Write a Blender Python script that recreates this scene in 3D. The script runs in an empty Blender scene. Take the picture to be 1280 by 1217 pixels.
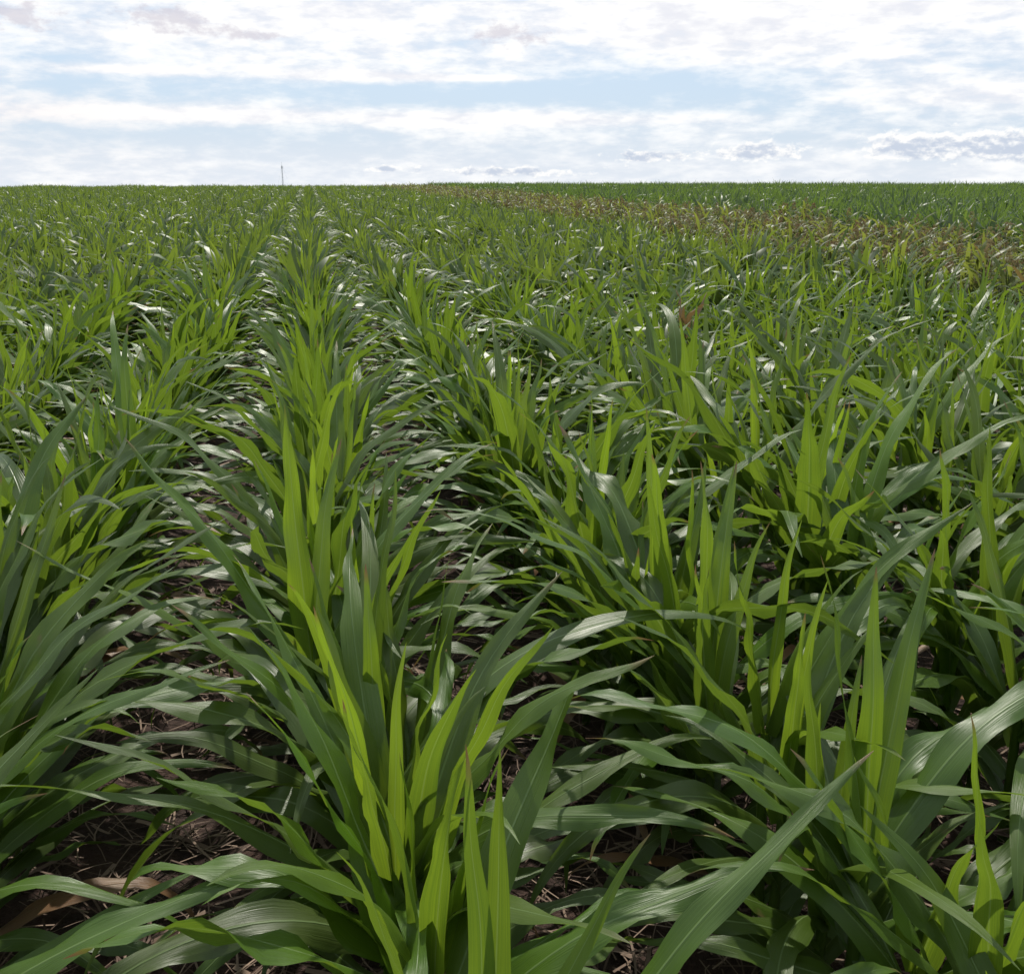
import bpy, math, random
import numpy as np
from mathutils import Vector, Euler
R = np.random.default_rng(11)
rad = math.radians
scene = bpy.context.scene
scene.view_settings.view_transform = 'Standard'
scene.view_settings.look = 'None'
scene.view_settings.exposure = 0

EYE = 1.62
SP = 0.82
X0 = -0.03
SUN_AZ, SUN_EL = rad(6), rad(52)

def terrain(x, y):
    r = np.hypot(x, y)
    t = np.clip((r - 15) / 80.0, 0, 1)
    z = 0.30 * t * t * (3 - 2 * t)
    return z - 0.012 * np.maximum(r - 98, 0)

def row_x(ri, y):
    return X0 + ri*SP + 0.15*np.exp(-((y-0.7)/1.3)**2) + 0.02*np.sin(y*0.35+ri*1.7) + 0.014*np.sin(y*1.3+ri*2.9)

# ------------------------------------------------------------ node helper
class NT:
    def __init__(s, nt):
        s.nt = nt; nt.nodes.clear()
    def n(s, typ, **kw):
        nd = s.nt.nodes.new(typ)
        for k, v in kw.items(): setattr(nd, k, v)
        return nd
    def link(s, a, b): s.nt.links.new(a, b)
    def setin(s, sock, v):
        if isinstance(v, bpy.types.NodeSocket): s.link(v, sock)
        elif v is not None: sock.default_value = v
    def m(s, op, a, b=None, c=None, clamp=False):
        nd = s.n('ShaderNodeMath', operation=op); nd.use_clamp = clamp
        s.setin(nd.inputs[0], a)
        if b is not None: s.setin(nd.inputs[1], b)
        if c is not None: s.setin(nd.inputs[2], c)
        return nd.outputs[0]
    def mix(s, f, a, b, mode='MIX'):
        nd = s.n('ShaderNodeMix', data_type='RGBA', blend_type=mode)
        s.setin(nd.inputs[0], f)
        s.setin(nd.inputs[6], a if isinstance(a, bpy.types.NodeSocket) else (*a, 1))
        s.setin(nd.inputs[7], b if isinstance(b, bpy.types.NodeSocket) else (*b, 1))
        return nd.outputs[2]
    def ss(s, v, lo, hi, a=0.0, b=1.0):
        nd = s.n('ShaderNodeMapRange', interpolation_type='SMOOTHSTEP')
        s.setin(nd.inputs[0], v)
        nd.inputs[1].default_value = lo; nd.inputs[2].default_value = hi
        nd.inputs[3].default_value = a; nd.inputs[4].default_value = b
        return nd.outputs[0]
    def noise(s, vec, scale, detail=4, rough=0.55, dist=0.0):
        nd = s.n('ShaderNodeTexNoise')
        s.setin(nd.inputs['Vector'], vec)
        nd.inputs['Scale'].default_value = scale
        nd.inputs['Detail'].default_value = detail
        nd.inputs['Roughness'].default_value = rough
        nd.inputs['Distortion'].default_value = dist
        return nd.outputs['Fac']
    def comb(s, x, y, z):
        nd = s.n('ShaderNodeCombineXYZ')
        s.setin(nd.inputs[0], x); s.setin(nd.inputs[1], y); s.setin(nd.inputs[2], z)
        return nd.outputs[0]

def newmat(name):
    m = bpy.data.materials.new(name); m.use_nodes = True
    return m, NT(m.node_tree)

# ------------------------------------------------------------ materials
def leaf_material(name, dark, young, trans, fine=True):
    mat, N = newmat(name)
    at = N.n('ShaderNodeAttribute', attribute_name='leafdata')
    sc = N.n('ShaderNodeSeparateColor'); N.link(at.outputs['Color'], sc.inputs[0])
    rnd, yg, dead = sc.outputs[0], sc.outputs[1], sc.outputs[2]
    pr = at.outputs['Alpha']
    col = N.mix(yg, dark, young)
    var = N.m('ADD', N.m('MULTIPLY', rnd, 0.5), N.m('MULTIPLY', pr, 0.5))
    hs = N.n('ShaderNodeHueSaturation')
    N.link(N.m('ADD', N.m('MULTIPLY', var, 0.035), 0.476), hs.inputs['Hue'])
    N.link(N.m('ADD', N.m('MULTIPLY', pr, 0.2), 0.9), hs.inputs['Saturation'])
    N.link(col, hs.inputs['Color'])
    p = N.n('ShaderNodeBsdfPrincipled')
    tc = N.mix(yg, (trans[0]*0.48, trans[1]*0.52, trans[2]), trans)
    if fine:
        uv = N.n('ShaderNodeUVMap').outputs[0]
        sep = N.n('ShaderNodeSeparateXYZ'); N.link(uv, sep.inputs[0])
        u, v = sep.outputs[0], sep.outputs[1]
        co = N.n('ShaderNodeTexCoord').outputs['Object']
        au = N.m('ABSOLUTE', N.m('SUBTRACT', u, 0.5))
        rib = N.ss(au, 0.014, 0.040, 1, 0)
        rib = N.m('MULTIPLY', rib, N.ss(v, 0.75, 0.98, 1, 0.1))
        veins = N.noise(N.comb(N.m('MULTIPLY', u, 40), N.m('MULTIPLY', v, 1.2), N.m('MULTIPLY', rnd, 20)), 1.0, 2)
        blot = N.noise(co, 9, 3)
        N.link(N.m('ADD', N.m('MULTIPLY', N.m('ADD', N.m('ADD', veins, blot), var), 0.60), 0.14), hs.inputs['Value'])
        c = N.mix(N.m('MULTIPLY', rib, 0.65), hs.outputs[0], (0.17, 0.25, 0.09))
        tip = N.m('MULTIPLY', N.ss(N.m('ADD', v, N.m('MULTIPLY', blot, 0.12)), 0.975, 1.05), N.ss(rnd, 0.5, 0.65))
        spots = N.m('MULTIPLY', N.ss(blot, 0.70, 0.78), 0.5)
        dd = N.m('MAXIMUM', dead, N.m('MAXIMUM', tip, spots))
        c = N.mix(dd, c, N.mix(blot, (0.17, 0.07, 0.03), (0.28, 0.19, 0.10)))
        N.link(N.m('ADD', N.m('MULTIPLY', blot, 0.22), 0.27), p.inputs['Roughness'])
        b = N.n('ShaderNodeBump'); b.inputs['Strength'].default_value = 0.5
        b.inputs['Distance'].default_value = 0.002
        N.link(N.m('ADD', veins, N.m('MULTIPLY', rib, -1.2)), b.inputs['Height'])
        N.link(b.outputs[0], p.inputs['Normal'])
        tc = N.mix(N.m('MULTIPLY', N.ss(veins, .3, .7), 0.55), tc, (0.09, 0.18, 0.02))
        tc = N.mix(N.m('MULTIPLY', rib, .5), tc, (0.30, 0.40, 0.09))
    else:
        N.link(N.m('ADD', N.m('MULTIPLY', var, 0.8), 0.55), hs.inputs['Value'])
        dd = dead
        c = N.mix(dd, hs.outputs[0], (0.22, 0.13, 0.06))
        p.inputs['Roughness'].default_value = 0.45
    N.link(c, p.inputs['Base Color'])
    p.inputs['Specular IOR Level'].default_value = 0.5 if fine else 0.38
    tr = N.n('ShaderNodeBsdfTranslucent')
    tc = N.mix(dd, tc, (0.20, 0.11, 0.05))
    N.link(tc, tr.inputs[0])
    mx = N.n('ShaderNodeMixShader')
    N.setin(mx.inputs[0], N.m('ADD', N.m('MULTIPLY', yg, 0.16), 0.26))
    N.link(p.outputs[0], mx.inputs[1]); N.link(tr.outputs[0], mx.inputs[2])
    o = N.n('ShaderNodeOutputMaterial'); N.link(mx.outputs[0], o.inputs[0])
    return mat

DK, YG, TR = (0.044, 0.088, 0.011), (0.088, 0.152, 0.015), (0.38, 0.54, 0.026)
M_leaf = leaf_material('sorghum_leaf', DK, YG, TR)
M_far = leaf_material('sorghum_leaf_far', (0.044, 0.082, 0.017), (0.078, 0.128, 0.022), (0.34, 0.46, 0.04), False)
M_corn = leaf_material('corn_leaf', (0.040, 0.078, 0.020), (0.062, 0.110, 0.026), (0.26, 0.39, 0.05), False)
M_old = leaf_material('mature_leaf', (0.055, 0.082, 0.020), (0.095, 0.118, 0.028), (0.30, 0.35, 0.05), False)

mat, N = newmat('panicle')
at = N.n('ShaderNodeAttribute', attribute_name='leafdata')
sc = N.n('ShaderNodeSeparateColor'); N.link(at.outputs['Color'], sc.inputs[0])
c = N.mix(at.outputs['Alpha'], (0.25, 0.175, 0.09), (0.23, 0.22, 0.09))
c = N.mix(N.m('MULTIPLY', sc.outputs[0], .5), c, (0.15, 0.105, 0.055))
p = N.n('ShaderNodeBsdfPrincipled'); N.link(c, p.inputs['Base Color']); p.inputs['Roughness'].default_value = 0.95; p.inputs['Specular IOR Level'].default_value = 0.1
tr = N.n('ShaderNodeBsdfTranslucent'); N.link(c, tr.inputs[0])
mx = N.n('ShaderNodeMixShader'); mx.inputs[0].default_value = .4
N.link(p.outputs[0], mx.inputs[1]); N.link(tr.outputs[0], mx.inputs[2])
o = N.n('ShaderNodeOutputMaterial'); N.link(mx.outputs[0], o.inputs[0]); M_pan = mat

mat, N = newmat('straw')
at = N.n('ShaderNodeAttribute', attribute_name='leafdata')
sc = N.n('ShaderNodeSeparateColor'); N.link(at.outputs['Color'], sc.inputs[0])
c = N.mix(sc.outputs[0], (0.075, 0.042, 0.028), (0.29, 0.205, 0.15))
p = N.n('ShaderNodeBsdfPrincipled'); N.link(c, p.inputs['Base Color']); p.inputs['Roughness'].default_value = 0.8
o = N.n('ShaderNodeOutputMaterial'); N.link(p.outputs[0], o.inputs[0]); M_straw = mat

mat, N = newmat('soil')
co = N.n('ShaderNodeTexCoord').outputs['Object']
n1 = N.noise(co, 3.0, 4, 0.65); n2 = N.noise(co, 45, 4, 0.7)
c = N.mix(N.ss(n1, 0.35, 0.65), (0.026, 0.012, 0.008), (0.055, 0.026, 0.017))
c = N.mix(N.ss(n2, 0.45, 0.75), c, (0.08, 0.044, 0.031))
geo = N.n('ShaderNodeNewGeometry')
ln = N.n('ShaderNodeVectorMath', operation='LENGTH'); N.link(geo.outputs['Position'], ln.inputs[0])
c = N.mix(N.ss(ln.outputs['Value'], 100, 125), c, (0.05, 0.09, 0.03))
p = N.n('ShaderNodeBsdfPrincipled'); N.link(c, p.inputs['Base Color']); p.inputs['Roughness'].default_value = 0.9
b = N.n('ShaderNodeBump'); b.inputs['Strength'].default_value = 0.9; b.inputs['Distance'].default_value = 0.03
N.link(n2, b.inputs['Height']); N.link(b.outputs[0], p.inputs['Normal'])
o = N.n('ShaderNodeOutputMaterial'); N.link(p.outputs[0], o.inputs[0]); M_soil = mat

mat, N = newmat('galvanised_steel')
p = N.n('ShaderNodeBsdfPrincipled'); co = N.n('ShaderNodeTexCoord').outputs['Object']
N.link(N.mix(N.noise(co, 0.5, 2), (0.22, 0.24, 0.27), (0.33, 0.34, 0.36)), p.inputs['Base Color'])
p.inputs['Roughness'].default_value = 0.6
o = N.n('ShaderNodeOutputMaterial'); N.link(p.outputs[0], o.inputs[0]); M_steel = mat

# ------------------------------------------------------------ mesh builder
class MB:
    def __init__(s): s.V=[]; s.F=[]; s.UV=[]; s.D=[]; s.M=[]; s.nv=0
    def grid(s, P, UV, data, mi=0):
        n, m = P.shape[:2]
        idx = np.arange(n*m).reshape(n, m) + s.nv
        q = np.stack([idx[:-1,:-1], idx[:-1,1:], idx[1:,1:], idx[1:,:-1]], -1).reshape(-1, 4)
        s.V.append(P.reshape(-1,3)); s.UV.append(UV.reshape(-1,2))
        s.D.append(np.tile(np.array([*data, 0.5]), (n*m, 1)))
        s.F.append(q); s.M.append(np.full(len(q), mi)); s.nv += n*m
    def flat(s):
        return [np.concatenate(a) for a in (s.V, s.F, s.UV, s.D, s.M)]
    def add(s, arr, mat3, t, pr):
        V, F, UV, D, M = arr
        D = D.copy(); D[:,3] = pr
        s.V.append(V @ mat3.T + np.asarray(t)); s.F.append(F + s.nv); s.UV.append(UV); s.D.append(D); s.M.append(M); s.nv += len(V)
    def mesh(s, name, mats):
        V, F, UV, D, M = s.flat()
        V=V.astype(np.float32); F=F.astype(np.int32); UV=UV.astype(np.float32); D=D.astype(np.float32); M=M.astype(np.int32)
        me = bpy.data.meshes.new(name)
        me.vertices.add(len(V)); me.vertices.foreach_set('co', V.ravel())
        me.loops.add(F.size); me.loops.foreach_set('vertex_index', F.ravel())
        me.polygons.add(len(F)); me.polygons.foreach_set('loop_start', np.arange(0, F.size, 4, dtype=np.int32))
        me.update(calc_edges=True)
        uvl = me.uv_layers.new(name='UVMap'); uvl.data.foreach_set('uv', UV[F.ravel()].ravel())
        ca = me.color_attributes.new('leafdata', 'FLOAT_COLOR', 'POINT'); ca.data.foreach_set('color', D.ravel())
        for m in mats: me.materials.append(m)
        me.polygons.foreach_set('material_index', M)
        me.polygons.foreach_set('use_smooth', np.ones(len(F), dtype=bool))
        me.update()
        return me

def leaf(mb, rng, base, az, th0, k, L, W, ns=14, nw=4, p=1.6, azb=0.0, twist=0.0, fold=0.35, wave=0.12, young=0.5, dead=0.0, mi=0, lean=(0,0), rnd=None):
    s = np.linspace(0, 1, ns+1)
    th = th0 + k*s**p
    a = az + azb*s**1.5
    d = np.stack([np.sin(th)*np.cos(a), np.sin(th)*np.sin(a), np.cos(th)], -1)
    d[:,0] += lean[0]*s; d[:,1] += lean[1]*s
    d /= np.linalg.norm(d, axis=1)[:,None]
    mid = np.vstack([[0,0,0], np.cumsum((d[1:]+d[:-1])/2*(L/ns), 0)]) + np.array(base)
    side = np.stack([-np.sin(a), np.cos(a), np.zeros_like(a)], -1)
    nrm = np.cross(d, side); nrm /= np.linalg.norm(nrm, axis=1)[:,None]
    side = np.cross(nrm, d)
    tw = twist*s**1.3
    sd = side*np.cos(tw)[:,None] + nrm*np.sin(tw)[:,None]
    nm = -side*np.sin(tw)[:,None] + nrm*np.cos(tw)[:,None]
    w = W*0.5*(0.45+0.55*np.clip(s/0.35,0,1)**0.8)*np.clip(1-s,0,1)**0.64*1.2
    w *= np.where(s>0.6, 1-0.25*(s-0.6)/0.4, 1)
    w[-1] = W*0.006
    u = np.linspace(-1, 1, nw+1)
    f1, f2 = rng.uniform(2.2, 4.6, 2); p1, p2 = rng.uniform(0, 6.28, 2)
    foldS = fold*(1.9-1.6*np.clip(s*2,0,1))
    mid = mid + nrm*(np.sin(6.283*f1*.6*s+p2)*0.12*W*s)[:,None]
    P = mid[:,None,:] + sd[:,None,:]*(u[None,:,None]*w[:,None,None])
    rise = -np.abs(u)[None,:]**1.3*w[:,None]*foldS[:,None]
    env = np.sin(np.pi*np.clip(s,0,1))**0.6
    wl = np.sin(6.283*f1*s+p1)*env*wave*W; wr = np.sin(6.283*f2*s+p2)*env*wave*W
    und = np.where(u[None,:]<0, wl[:,None], wr[:,None])*np.abs(u)[None,:]**2
    P = P + nm[:,None,:]*(rise+und)[:,:,None]
    UV = np.stack([np.tile((u*.5+.5)[None,:],(ns+1,1)), np.tile(s[:,None],(1,nw+1))], -1)
    mb.grid(P, UV, (rng.random() if rnd is None else rnd, young, dead), mi)

def stem(mb, rng, h, r0, r1, n=6, young=0.6, mi=0, lean=(0,0)):
    k = 5
    a = np.linspace(0, 2*np.pi, n+1); z = np.linspace(-0.03, h, k)
    rr = np.linspace(r0, r1, k)
    P = np.stack([rr[:,None]*np.cos(a)+lean[0]*z[:,None], rr[:,None]*np.sin(a)+lean[1]*z[:,None], np.tile(z[:,None],(1,n+1))], -1)
    UV = np.stack([np.tile((a/6.283*0.4)[None,:],(k,1)), np.tile(z[:,None]/h*.5,(1,n+1))], -1)
    mb.grid(P, UV, (rng.random(), young, 0), mi)

def low_leaves(mb, rng, n, hs, ns, nw, plane, ln, H=1.0, Wm=1.0):
    for i in range(n):
        q = i/max(1, n-1)
        z = 0.06 + (hs-0.12)*q
        az = plane + (i % 2)*np.pi + rng.normal(0, 0.50)
        th0 = rad(rng.uniform(38, 62) - 18*q); k = rad(rng.uniform(50, 125))
        L = rng.uniform(0.50, 0.76)*(0.76+0.36*q)*H; W = rng.uniform(0.054, 0.084)*(0.78+.30*q)*Wm
        leaf(mb, rng, (ln[0]*z, ln[1]*z, z), az, th0, k, L, W, ns, nw, rng.uniform(.9, 1.9), rng.normal(0,.4), rng.normal(0,.6),
             fold=rng.uniform(.15,.42), wave=rng.uniform(.08,.28), young=.02+.18*q, dead=1.0 if (i == 0 and rng.random() < .6) else 0, lean=(-.10, 0))

def sorghum(mb, rng, lod=0, H=1.0, Wm=1.0):
    ns, nw = [(20, 4), (10, 2), (6, 2)][lod]
    plane = rng.uniform(-0.5, 0.5)
    hs = rng.uniform(0.34, 0.48)*H
    ln = (rng.uniform(-.09,.07), rng.uniform(-.09,.09))
    stem(mb, rng, hs, 0.014, 0.010, [8,5,3][lod], young=.3, lean=ln)
    low_leaves(mb, rng, rng.integers(7, 10) if lod < 2 else 6, hs, ns, nw, plane, ln, H, Wm)
    for i in range(3):
        z = hs*(.72+.1*i)
        leaf(mb, rng, (ln[0]*z, ln[1]*z, z), plane + i*np.pi + rng.normal(0, .75), rad(rng.uniform(20, 42)), rad(rng.uniform(10, 90)),
             rng.uniform(0.54, 0.78)*H, rng.uniform(0.054, 0.080)*Wm, ns, nw, rng.uniform(1.5, 3.0), rng.normal(0,.4), rng.normal(0,.7),
             fold=rng.uniform(.25,.5), wave=rng.uniform(.06,.18), young=rng.uniform(.15, .55), lean=(-.14, 0))
    for i in range(rng.integers(2, 4)):
        q = min(1, i/2); z = hs
        leaf(mb, rng, (ln[0]*z, ln[1]*z, z), plane + i*np.pi + rng.normal(0, .7), rad(rng.uniform(10, 24)*(1-0.6*q)+1), rad(rng.uniform(-4, 40)*(1-0.5*q)),
             rng.uniform(0.40, 0.62)*(1-0.12*q)*H, rng.uniform(0.044, 0.060)*(1-0.3*q)*Wm, ns, nw, 2.0, rng.normal(0,.3), rng.normal(0,.8),
             fold=rng.uniform(.5,.8), wave=rng.uniform(.05,.14), young=.45+.5*q, lean=(-.12, 0))
    if lod < 2:
        for j in range(rng.integers(0, 3)):
            az = rng.uniform(0, 6.28)
            leaf(mb, rng, (0.02*np.cos(az), 0.02*np.sin(az), 0.02), az, rad(rng.uniform(5, 25)), rad(rng.uniform(20, 90)),
                 rng.uniform(.3,.55)*H, rng.uniform(.02,.036), ns, nw, 2, 0, rng.normal(0,.6), young=.3)

def panicle(mb, rng, base, h):
    for k in range(30):
        t = rng.random(); a = rng.uniform(0, 6.28)
        r = 0.040*math.sin(math.pi*min(1, .12+.85*t))**.8*rng.uniform(.5, 1.15)
        c = np.array([r*math.cos(a), r*math.sin(a), h*t]) + base
        s_ = 0.018
        d1 = rng.normal(0, 1, 3); d1 /= np.linalg.norm(d1); d2 = np.cross(d1, rng.normal(0,1,3)); d2 /= np.linalg.norm(d2)
        P = np.array([[c-d1*s_, c-d2*s_*.7],[c+d2*s_*.7, c+d1*s_*1.4]])
        mb.grid(P, np.zeros((2,2,2)), (rng.random(), 0, 0), 1)

def mature(mb, rng):
    ns, nw = 6, 2
    hs = rng.uniform(.58, .88)
    stem(mb, rng, hs, .010, .006, 4)
    plane = rng.uniform(-.6, .6)
    for i in range(9):
        t = i/8; z = .12+(hs-.14)*t
        leaf(mb, rng, (0,0,z), plane+(i%2)*np.pi+rng.normal(0,.5), rad(rng.uniform(14,42)), rad(rng.uniform(30,100)), rng.uniform(.32,.46), rng.uniform(.045,.062),
             ns, nw, 1.4, rng.normal(0,.3), rng.normal(0,.5), young=.3+.6*t, dead=.8 if rng.random()<.03 else 0)
    if rng.random() < .9: panicle(mb, rng, np.array([0,0,hs+.01]), rng.uniform(.15,.22))

def variants(n, fn, seed):
    out = []
    for i in range(n):
        rng = np.random.default_rng(seed+i); mb = MB(); fn(mb, rng); out.append(mb.flat())
    return out
V_hi = variants(26, lambda m, r: sorghum(m, r, 0), 100)
V_md = variants(16, lambda m, r: sorghum(m, r, 1), 150)
V_lo = variants(14, lambda m, r: sorghum(m, r, 2, Wm=1.1), 200)
V_mt = variants(12, mature, 300)
V_cn = variants(10, lambda m, r: sorghum(m, r, 2, H=1.12, Wm=1.2), 400)

def xf(rx, ry, rz, s):
    return np.array(Euler((rx, ry, rz)).to_matrix())*s
def rnd_xf(rng, s, tilt=.08):
    return xf(rng.normal(0, tilt), rng.normal(0, tilt), rng.normal(0, .55) + math.pi*(rng.random() < .5), s)

CH = 2.0
def chunks(name, V, mats, n, s0, s1, step=.15):
    col = bpy.data.collections.new(name)
    for i in range(n):
        rng = np.random.default_rng(900+i); mb = MB()
        for y in np.arange(-CH/2, CH/2, step):
            if rng.random() < .07: continue
            mb.add(V[rng.integers(len(V))], rnd_xf(rng, rng.uniform(s0, s1)), (rng.normal(0, .03), y+rng.normal(0, .04), 0), rng.random())
        ob = bpy.data.objects.new(name + '_section_%02d' % i, mb.mesh(name, mats)); col.objects.link(ob)
    return col
C_lo = chunks('sorghum_row', V_lo, [M_far], 14, .84, 1.16)
C_mt = chunks('headed_sorghum_row', V_mt, [M_old, M_pan], 10, .88, 1.12)
C_cn = chunks('corn_row', V_cn, [M_corn], 8, .9, 1.26)

def scatter(name, pts, rot, scl, col):
    me = bpy.data.meshes.new(name)
    me.vertices.add(len(pts)); me.vertices.foreach_set('co', np.asarray(pts, np.float32).ravel())
    a = me.attributes.new('irot', 'FLOAT_VECTOR', 'POINT'); a.data.foreach_set('vector', np.asarray(rot, np.float32).ravel())
    a = me.attributes.new('iscl', 'FLOAT', 'POINT'); a.data.foreach_set('value', np.asarray(scl, np.float32))
    a = me.attributes.new('iidx', 'INT', 'POINT'); a.data.foreach_set('value', R.integers(0, len(col.objects), len(pts)).astype(np.int32))
    me.update()
    ob = bpy.data.objects.new(name, me); scene.collection.objects.link(ob)
    ng = bpy.data.node_groups.new(name + '_gn', 'GeometryNodeTree')
    ng.interface.new_socket('Geometry', in_out='INPUT', socket_type='NodeSocketGeometry')
    ng.interface.new_socket('Geometry', in_out='OUTPUT', socket_type='NodeSocketGeometry')
    nn = ng.nodes; gi = nn.new('NodeGroupInput'); go = nn.new('NodeGroupOutput')
    ip = nn.new('GeometryNodeInstanceOnPoints'); ci = nn.new('GeometryNodeCollectionInfo')
    ci.inputs['Collection'].default_value = col
    ci.inputs['Separate Children'].default_value = True; ci.inputs['Reset Children'].default_value = True
    def attr(nm, t):
        n = nn.new('GeometryNodeInputNamedAttribute'); n.data_type = t; n.inputs['Name'].default_value = nm
        return next(o for o in n.outputs if o.enabled and o.name == 'Attribute')
    L = ng.links.new
    L(gi.outputs[0], ip.inputs['Points']); L(ci.outputs[0], ip.inputs['Instance'])
    ip.inputs['Pick Instance'].default_value = True
    L(attr('iidx', 'INT'), ip.inputs['Instance Index'])
    L(attr('irot', 'FLOAT_VECTOR'), ip.inputs['Rotation'])
    L(attr('iscl', 'FLOAT'), ip.inputs['Scale'])
    L(ip.outputs[0], go.inputs[0])
    md = ob.modifiers.new('scatter', 'NODES'); md.node_group = ng
    return ob

# ------------------------------------------------------------ individually modelled foreground plants
# leaf: (z, azimuth deg (0=+X, 90=+Y), start angle from vertical, bend, length, width, power, twist, young)
HERO = [
 ((.16, .95), [(.42,60,5,6,.56,.048,2,.7,.6),(.40,110,3,5,.60,.044,2,-.9,.55),(.40,205,17,4,.60,.050,2,.3,.4),(.38,10,17,22,.52,.040,2,.6,.5),
               (.30,188,38,80,.66,.090,1.1,.2,.05),(.34,12,40,34,.80,.066,2,.2,.15),(.28,-12,50,30,.88,.062,2,.3,.2),(.26,172,56,16,.74,.058,2,-.3,.1)]),
 ((.07, 1.72), [(.40,10,30,98,1.02,.086,1.25,.15,.08),(.42,95,6,8,.50,.050,2,.2,.8),(.40,185,28,22,.62,.062,2,-.4,.3),(.40,130,16,10,.54,.052,2,.3,.5)]),
 ((-.06, 2.28), [(.36,180,50,10,.80,.068,2,.25,.5),(.44,158,34,14,.74,.068,2.2,-.2,.5),(.46,110,9,-3,.66,.074,2,.25,.9),(.44,70,18,14,.60,.058,2,.4,.7),
               (.42,20,28,50,.78,.072,2,.2,.2)]),
 ((.90, 1.32), [(.46,158,30,86,.68,.084,1.3,.2,.06),(.48,135,12,4,.56,.054,2,.3,.35),(.46,85,7,12,.54,.054,2,-.3,.75),(.42,15,34,74,.78,.080,1.4,.2,.08),
               (.44,45,16,20,.60,.054,2,.3,.45)]),
 ((.86, 1.95), [(.46,170,34,60,.86,.076,1.8,.2,.15),(.46,100,6,6,.56,.056,2,.2,.9),(.44,60,14,16,.58,.056,2,.2,.6),(.42,195,38,50,.84,.074,1.8,.2,.1)]),
 ((-.80, 1.75), [(.44,20,36,40,.70,.070,1.8,.2,.1),(.46,80,8,10,.58,.056,2,.2,.8),(.44,150,16,16,.58,.056,2,.2,.5),(.40,-10,44,40,.74,.070,1.8,.2,.1)]),
 ((-.72, 1.22), [(.34,8,46,58,.72,.080,1.5,.2,.08),(.30,-22,54,44,.70,.074,1.6,.2,.1),(.42,38,30,40,.66,.068,2,.3,.25),(.44,100,9,10,.52,.054,2,-.4,.6)]),
]
for i, (pos, leaves) in enumerate(HERO):
    rng = np.random.default_rng(40+i); mb = MB()
    stem(mb, rng, .46, .015, .011, 10, young=.3)
    low_leaves(mb, rng, 8, .42, 22, 4, rng.uniform(-.4, .4), (0, 0))
    for (z, az, t0, k, L, W, p, tw, yg) in leaves:
        leaf(mb, rng, (0, 0, z), rad(az), rad(t0), rad(k), L, W, 26, 6, p, rng.normal(0, .12), tw, fold=.25+(.4 if yg > .4 else 0), wave=rng.uniform(.06, .16), young=yg)
    ob = bpy.data.objects.new('sorghum_plant', mb.mesh('sorghum_plant', [M_leaf])); ob.location = (pos[0], pos[1], 0)
    scene.collection.objects.link(ob)

# one withered plant standing in the crop, mid right
rng = np.random.default_rng(77); mb = MB(); stem(mb, rng, .62, .012, .008, 8)
for k in range(7):
    leaf(mb, rng, (0, 0, .35+.05*k), rng.uniform(0, 6.28), rad(rng.uniform(4, 22)), rad(rng.uniform(5, 110)), rng.uniform(.3, .5), .045, 12, 4, 2, .5, rng.normal(0, 1.6), fold=.8, wave=.3, young=.3, dead=.9)
ob = bpy.data.objects.new('withered_sorghum_plant', mb.mesh('withered_sorghum_plant', [M_leaf])); ob.location = (float(row_x(3, 6.3)), 6.3, 0); scene.collection.objects.link(ob)

# ------------------------------------------------------------ rows
HX0, HX1 = 6.3, 10.7
near = MB(); nn_ = 0
far, head, corn = [], [], []
NEAR_Y = 9.0
for ri in range(-48, 120):
    X = X0 + ri*SP
    if -4.5 < X < HX0:
        y = -1.4
        while y < NEAR_Y:
            y += R.uniform(.09, .17)
            x = float(row_x(ri, y)) + R.normal(0, .026)
            r = math.hypot(x, y); a = math.atan2(x, y)
            if not ((rad(-30) < a < rad(52)) or r < 3.2): continue
            if r < .80 or (abs(x) < 1.0 and y < .42) or R.random() < .05: continue
            if any(math.hypot(x-h[0][0], y-h[0][1]) < .10 for h in HERO): continue
            V = V_hi if r < 4.5 else V_md
            pv = 1+0.05*math.sin(x*.9+y*.23)+0.05*math.sin(y*.8-x*.3)
            if r < 1.6: pv *= .92
            near.add(V[R.integers(len(V))], rnd_xf(R, R.uniform(.84, 1.12)*pv), (x, y, float(terrain(x, y))), R.random()); nn_ += 1
    ystart = NEAR_Y+CH/2 if -4.5 < X < HX0 else -1.0
    for y in np.arange(ystart, 114, CH):
        x = float(row_x(ri, y)); r = math.hypot(x, y); a = math.atan2(x, y)
        if r > 114 or not ((rad(-22) < a < rad(45)) or r < 7): continue
        (head if HX0 < X < HX1 else corn if X >= HX1 else far).append((x, y))
o = bpy.data.objects.new('sorghum_rows', near.mesh('sorghum_rows', [M_leaf])); scene.collection.objects.link(o)
def place(name, L, col, s=.06):
    P = np.array(L); n = len(P)
    z = terrain(P[:,0], P[:,1])
    rot = np.column_stack([R.normal(0, .01, n), R.normal(0, .02, n), R.normal(0, .01, n) + np.pi*(R.random(n) < .5)])
    pv = 1+0.05*np.sin(P[:,0]*.9+P[:,1]*.23)+0.04*np.sin(P[:,1]*.8-P[:,0]*.3)
    return scatter(name, np.column_stack([P, z]), rot, R.uniform(1-s, 1+s, n)*pv, col)
place('distant_sorghum_rows', far, C_lo)
place('headed_sorghum_rows', head, C_mt)
place('corn_rows', corn, C_cn, .09)

# ------------------------------------------------------------ ground
ax = np.concatenate([-np.geomspace(4000, 12, 40), np.linspace(-11, 11, 90), np.geomspace(12, 4000, 40)])
gx, gy = np.meshgrid(ax, ax, indexing='ij')
gz = terrain(gx, gy)
nr = np.hypot(gx, gy) < 12
gz = gz + nr*(0.02*np.cos(2*np.pi*(gx-X0)/SP) + R.normal(0, .008, gx.shape)) - 0.015
mb = MB(); mb.grid(np.stack([gx, gy, gz], -1), np.stack([gx, gy], -1), (0,0,0))
g = bpy.data.objects.new('ground', mb.mesh('ground', [M_soil])); scene.collection.objects.link(g)

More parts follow.
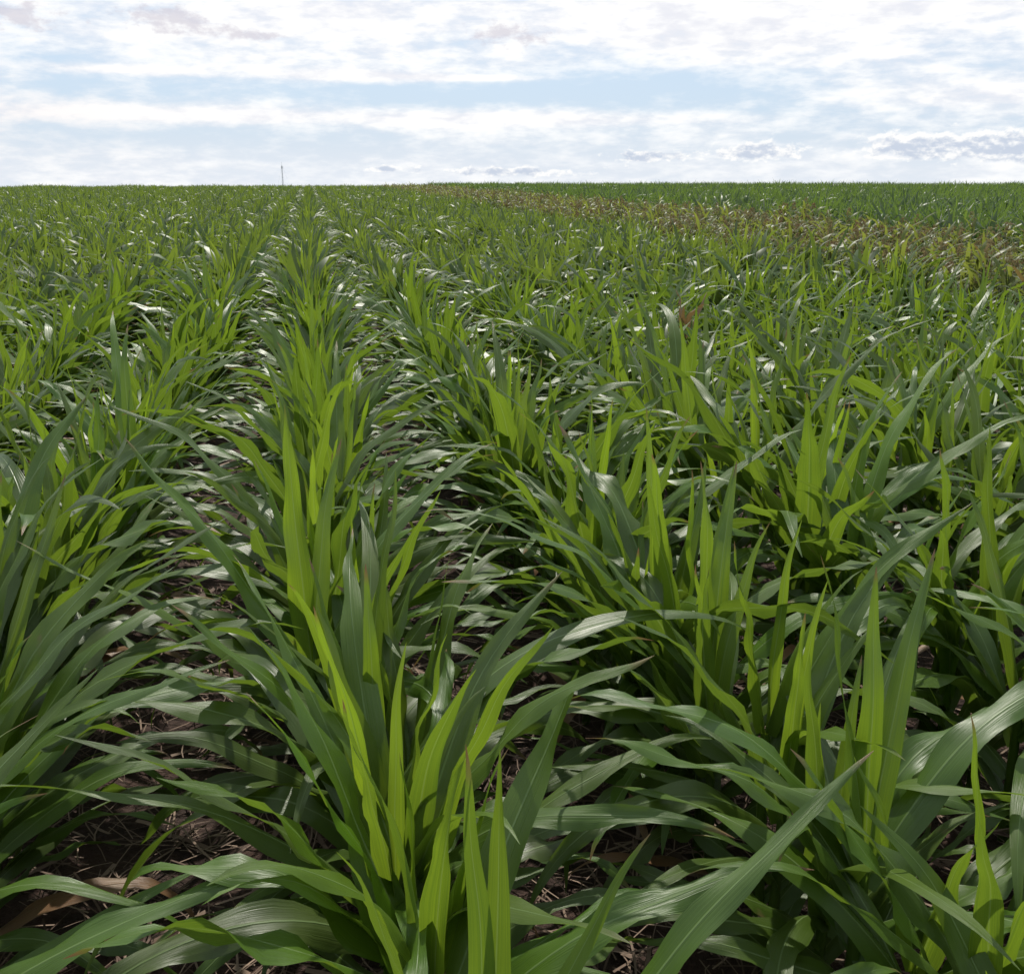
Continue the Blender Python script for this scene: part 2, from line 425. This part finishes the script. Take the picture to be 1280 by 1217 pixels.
mb = MB()
for i in range(17000):
    a = R.uniform(rad(-40), rad(60)); r = 0.8+7*R.random()**1.3
    x, y = r*math.sin(a), r*math.cos(a)
    L = R.uniform(.04, .22); w = R.choice([.0012, .0017, .0025, .005], p=[.3,.35,.27,.08]); b = R.uniform(0, 6.28)
    cx = 0.02*math.cos(2*math.pi*(x-X0)/SP)
    t = np.linspace(-.5, .5, 4); bend = R.normal(0, .03)
    z0 = cx + R.uniform(0, .03); sl = R.normal(0, .12)
    px = x + L*t*math.cos(b) - bend*(t**2)*math.sin(b); py = y + L*t*math.sin(b) + bend*(t**2)*math.cos(b); pz = z0 + sl*L*t
    P = np.stack([np.stack([px-w*math.sin(b), py+w*math.cos(b), pz], -1), np.stack([px+w*math.sin(b), py-w*math.cos(b), pz+w*.5], -1)], 1)
    mb.grid(P, np.zeros((4,2,2)), (R.random()**1.2, 0, 0))
for i in range(200):
    a = R.uniform(rad(-40), rad(60)); r = 0.8+8*R.random()
    leaf(mb, R, (r*math.sin(a), r*math.cos(a), .03), R.uniform(0,6.28), rad(80), rad(R.uniform(5,20)), R.uniform(.15,.35), .025, 8, 2, 1, R.normal(0,1), R.normal(0,1.5), wave=.3, rnd=R.random()*.5)
s_ = bpy.data.objects.new('straw_litter', mb.mesh('straw_litter', [M_straw])); scene.collection.objects.link(s_)

# ------------------------------------------------------------ radio mast
def radio_mast(loc, h, w):
    mb = MB()
    def bar(a, b, r):
        a = np.array(a, float); b = np.array(b, float); d = b-a; d /= np.linalg.norm(d)
        u = np.cross(d, [0.3, 0.5, 0.8]); u /= np.linalg.norm(u); v = np.cross(d, u)
        an = np.linspace(0, 2*np.pi, 5)
        ring = np.cos(an)[:,None]*u*r + np.sin(an)[:,None]*v*r
        mb.grid(np.stack([a+ring, b+ring]), np.zeros((2,5,2)), (0,0,0))
    n = 20
    L = [(w/2*math.cos(t), w/2*math.sin(t)) for t in (0.3, 2.39, 4.49)]
    for k in range(n):
        z0, z1 = h*k/n, h*(k+1)/n
        for i in range(3):
            p, q = L[i], L[(i+1) % 3]
            bar((*p, z0), (*p, z1), .12); bar((*p, z0), (*q, z1), .06); bar((*p, z1), (*q, z1), .06)
    bar((0,0,h), (0,0,h*1.12), .12)
    for i in range(3):
        p = L[i]
        for f in (.5, .95): bar((p[0], p[1], h*f), (p[0]*h*.75/w, p[1]*h*.75/w, 0), .03)
        bar((p[0], p[1], h*.93), (p[0]*1.8, p[1]*1.8, h*.93), .1); bar((p[0]*1.8, p[1]*1.8, h*.89), (p[0]*1.8, p[1]*1.8, h*.97), .2)
    ob = bpy.data.objects.new('radio_mast', mb.mesh('radio_mast', [M_steel])); ob.location = loc; scene.collection.objects.link(ob)
azm = rad(-1.35); D = 1300
zb = float(terrain(D*math.sin(azm), D*math.cos(azm)))
radio_mast((D*math.sin(azm), D*math.cos(azm), zb), EYE + D*math.tan(rad(0.82)) - zb, 1.3)

# ------------------------------------------------------------ world / sky
w = bpy.data.worlds.new('World'); scene.world = w; w.use_nodes = True
N = NT(w.node_tree)
sky = N.n('ShaderNodeTexSky', sky_type='NISHITA'); sky.sun_disc = False
sky.sun_elevation = SUN_EL; sky.sun_rotation = SUN_AZ; sky.air_density = 1.0; sky.dust_density = 1.5; sky.ozone_density = 1.5
gen = N.n('ShaderNodeTexCoord').outputs['Generated']
sp = N.n('ShaderNodeSeparateXYZ'); N.link(gen, sp.inputs[0])
az = N.m('MULTIPLY', N.m('ARCTAN2', sp.outputs[0], sp.outputs[1]), 57.2958)
el = N.m('MULTIPLY', N.m('ARCSINE', sp.outputs[2]), 57.2958)
def gauss(a0, e0, sa, se):
    dx = N.m('DIVIDE', N.m('SUBTRACT', az, a0), sa); dy = N.m('DIVIDE', N.m('SUBTRACT', el, e0), se)
    return N.m('EXPONENT', N.m('MULTIPLY', N.m('ADD', N.m('MULTIPLY', dx, dx), N.m('MULTIPLY', dy, dy)), -1.0))
def add(*a):
    r = a[0]
    for b in a[1:]: r = N.m('ADD', r, b)
    return r
def mul(a, b): return N.m('MULTIPLY', a, b)
v1 = N.comb(mul(az, 0.05), mul(el, 0.24), 1.0)
v2 = N.comb(mul(az, 0.30), mul(el, 0.95), 3.7)
n_big = N.noise(v1, 1.6, 3, .5, .2)
n_fine = N.noise(v2, 1.5, 6, .58, .1)
d = add(mul(n_big, 0.6), mul(n_fine, 0.80), -0.19)
d = add(d, mul(gauss(26, 8.2, 22, 2.2), .34), mul(gauss(-8, 7.8, 12, 1.6), .12),
        mul(gauss(-3, 3.3, 15, 0.45), .28), mul(gauss(17, 3.2, 7, 0.35), .18),
        mul(gauss(36, 4.2, 9, 0.9), .28), mul(gauss(8, 4.55, 13, 0.65), -.30), mul(gauss(19, 5.4, 9, .5), -.13),
        mul(gauss(-7, 2.2, 9, .6), -.20), mul(gauss(12, 1.6, 12, .5), -.08),
        mul(gauss(-9, 5.4, 4, .22), .30), mul(gauss(3, 5.35, 4, .28), .42), mul(gauss(9.5, 5.3, 3, .14), .38))
dens = N.ss(d, 0.28, 0.78)
skyc = N.mix(0.80, sky.outputs[0], (5.3, 6.7, 8.4))
hz = N.ss(el, 0.0, 3.6, 0.75, 0.0)
skyc = N.mix(hz, skyc, (7.4, 7.8, 8.4))
cl_light = N.mix(N.ss(n_fine, .32, .6), (7.9, 7.9, 8.35), (9.6, 9.5, 9.4))
warm = mul(gauss(-16, 3.0, 9, 2.0), .5)
cl_light = N.mix(warm, cl_light, (9.0, 8.3, 8.1))
c = N.mix(mul(dens, .93), skyc, cl_light)
vc = lambda de: N.comb(mul(az, 1.1), mul(N.m('ADD', el, de), 1.9), 9.0)
n_c = N.noise(vc(0.0), 1.0, 5, .60, .1)
n_c2 = N.noise(vc(0.22), 1.0, 4, .60, .1)
scud = add(gauss(-13.3, 7.6, 2.0, .8), gauss(-6.6, 7.8, 3.0, .7), mul(gauss(11, 7.4, 3.0, .8), .9), mul(gauss(-2.5, 7.2, 2.5, .4), .8))
scud = N.ss(N.m('ADD', mul(scud, .50), n_c), .72, 1.00)
c = N.mix(mul(scud, .65), c, (5.8, 5.5, 6.2))
cum = add(gauss(24.4, 1.55, 2.6, .55), gauss(32.4, 1.75, 3.2, .8), gauss(37.6, 1.6, 2.6, .9), mul(gauss(18.6, 1.3, 2.4, .35), .9), mul(gauss(11, .5, 5, .35), .8), mul(gauss(45, 1.5, 3, .9), .9), mul(gauss(4, .65, 1.5, .22), .7))
cf = N.m('ADD', mul(cum, .55), n_c)
cden = N.ss(cf, .70, .88)
low = N.ss(el, 2.3, 1.3, 0.0, 1.0)      # bases of the cumulus are in shade
under = N.ss(N.m('ADD', add(mul(cum, .45), mul(N.m('SUBTRACT', n_c2, n_c), 1.2), mul(low, .10)), mul(n_c, .6)), .52, .86)
c = N.mix(mul(cden, .9), c, N.mix(under, (9.6, 9.5, 9.3), (5.3, 5.9, 7.0)))
bg = N.n('ShaderNodeBackground'); N.link(c, bg.inputs[0]); bg.inputs[1].default_value = 0.112
o = N.n('ShaderNodeOutputWorld'); N.link(bg.outputs[0], o.inputs[0])

# ------------------------------------------------------------ sun
sl = bpy.data.lights.new('sun', 'SUN'); sl.energy = 4.3; sl.angle = rad(1.0); sl.color = (1, .95, .85)
so = bpy.data.objects.new('sun', sl); scene.collection.objects.link(so)
dv = Vector((math.sin(SUN_AZ)*math.cos(SUN_EL), math.cos(SUN_AZ)*math.cos(SUN_EL), math.sin(SUN_EL)))
so.rotation_euler = dv.to_track_quat('Z', 'Y').to_euler(); so.location = (0, 0, 30)

# ------------------------------------------------------------ camera
cam = bpy.data.cameras.new('camera'); cam.sensor_fit = 'HORIZONTAL'; cam.angle = 2*math.atan(640/1229)
cam.clip_start = 0.02; cam.clip_end = 10000
co = bpy.data.objects.new('camera', cam); scene.collection.objects.link(co)
co.location = (0, 0, EYE); co.rotation_euler = (rad(90-17.25), rad(0.0), rad(-11.2))
scene.camera = co
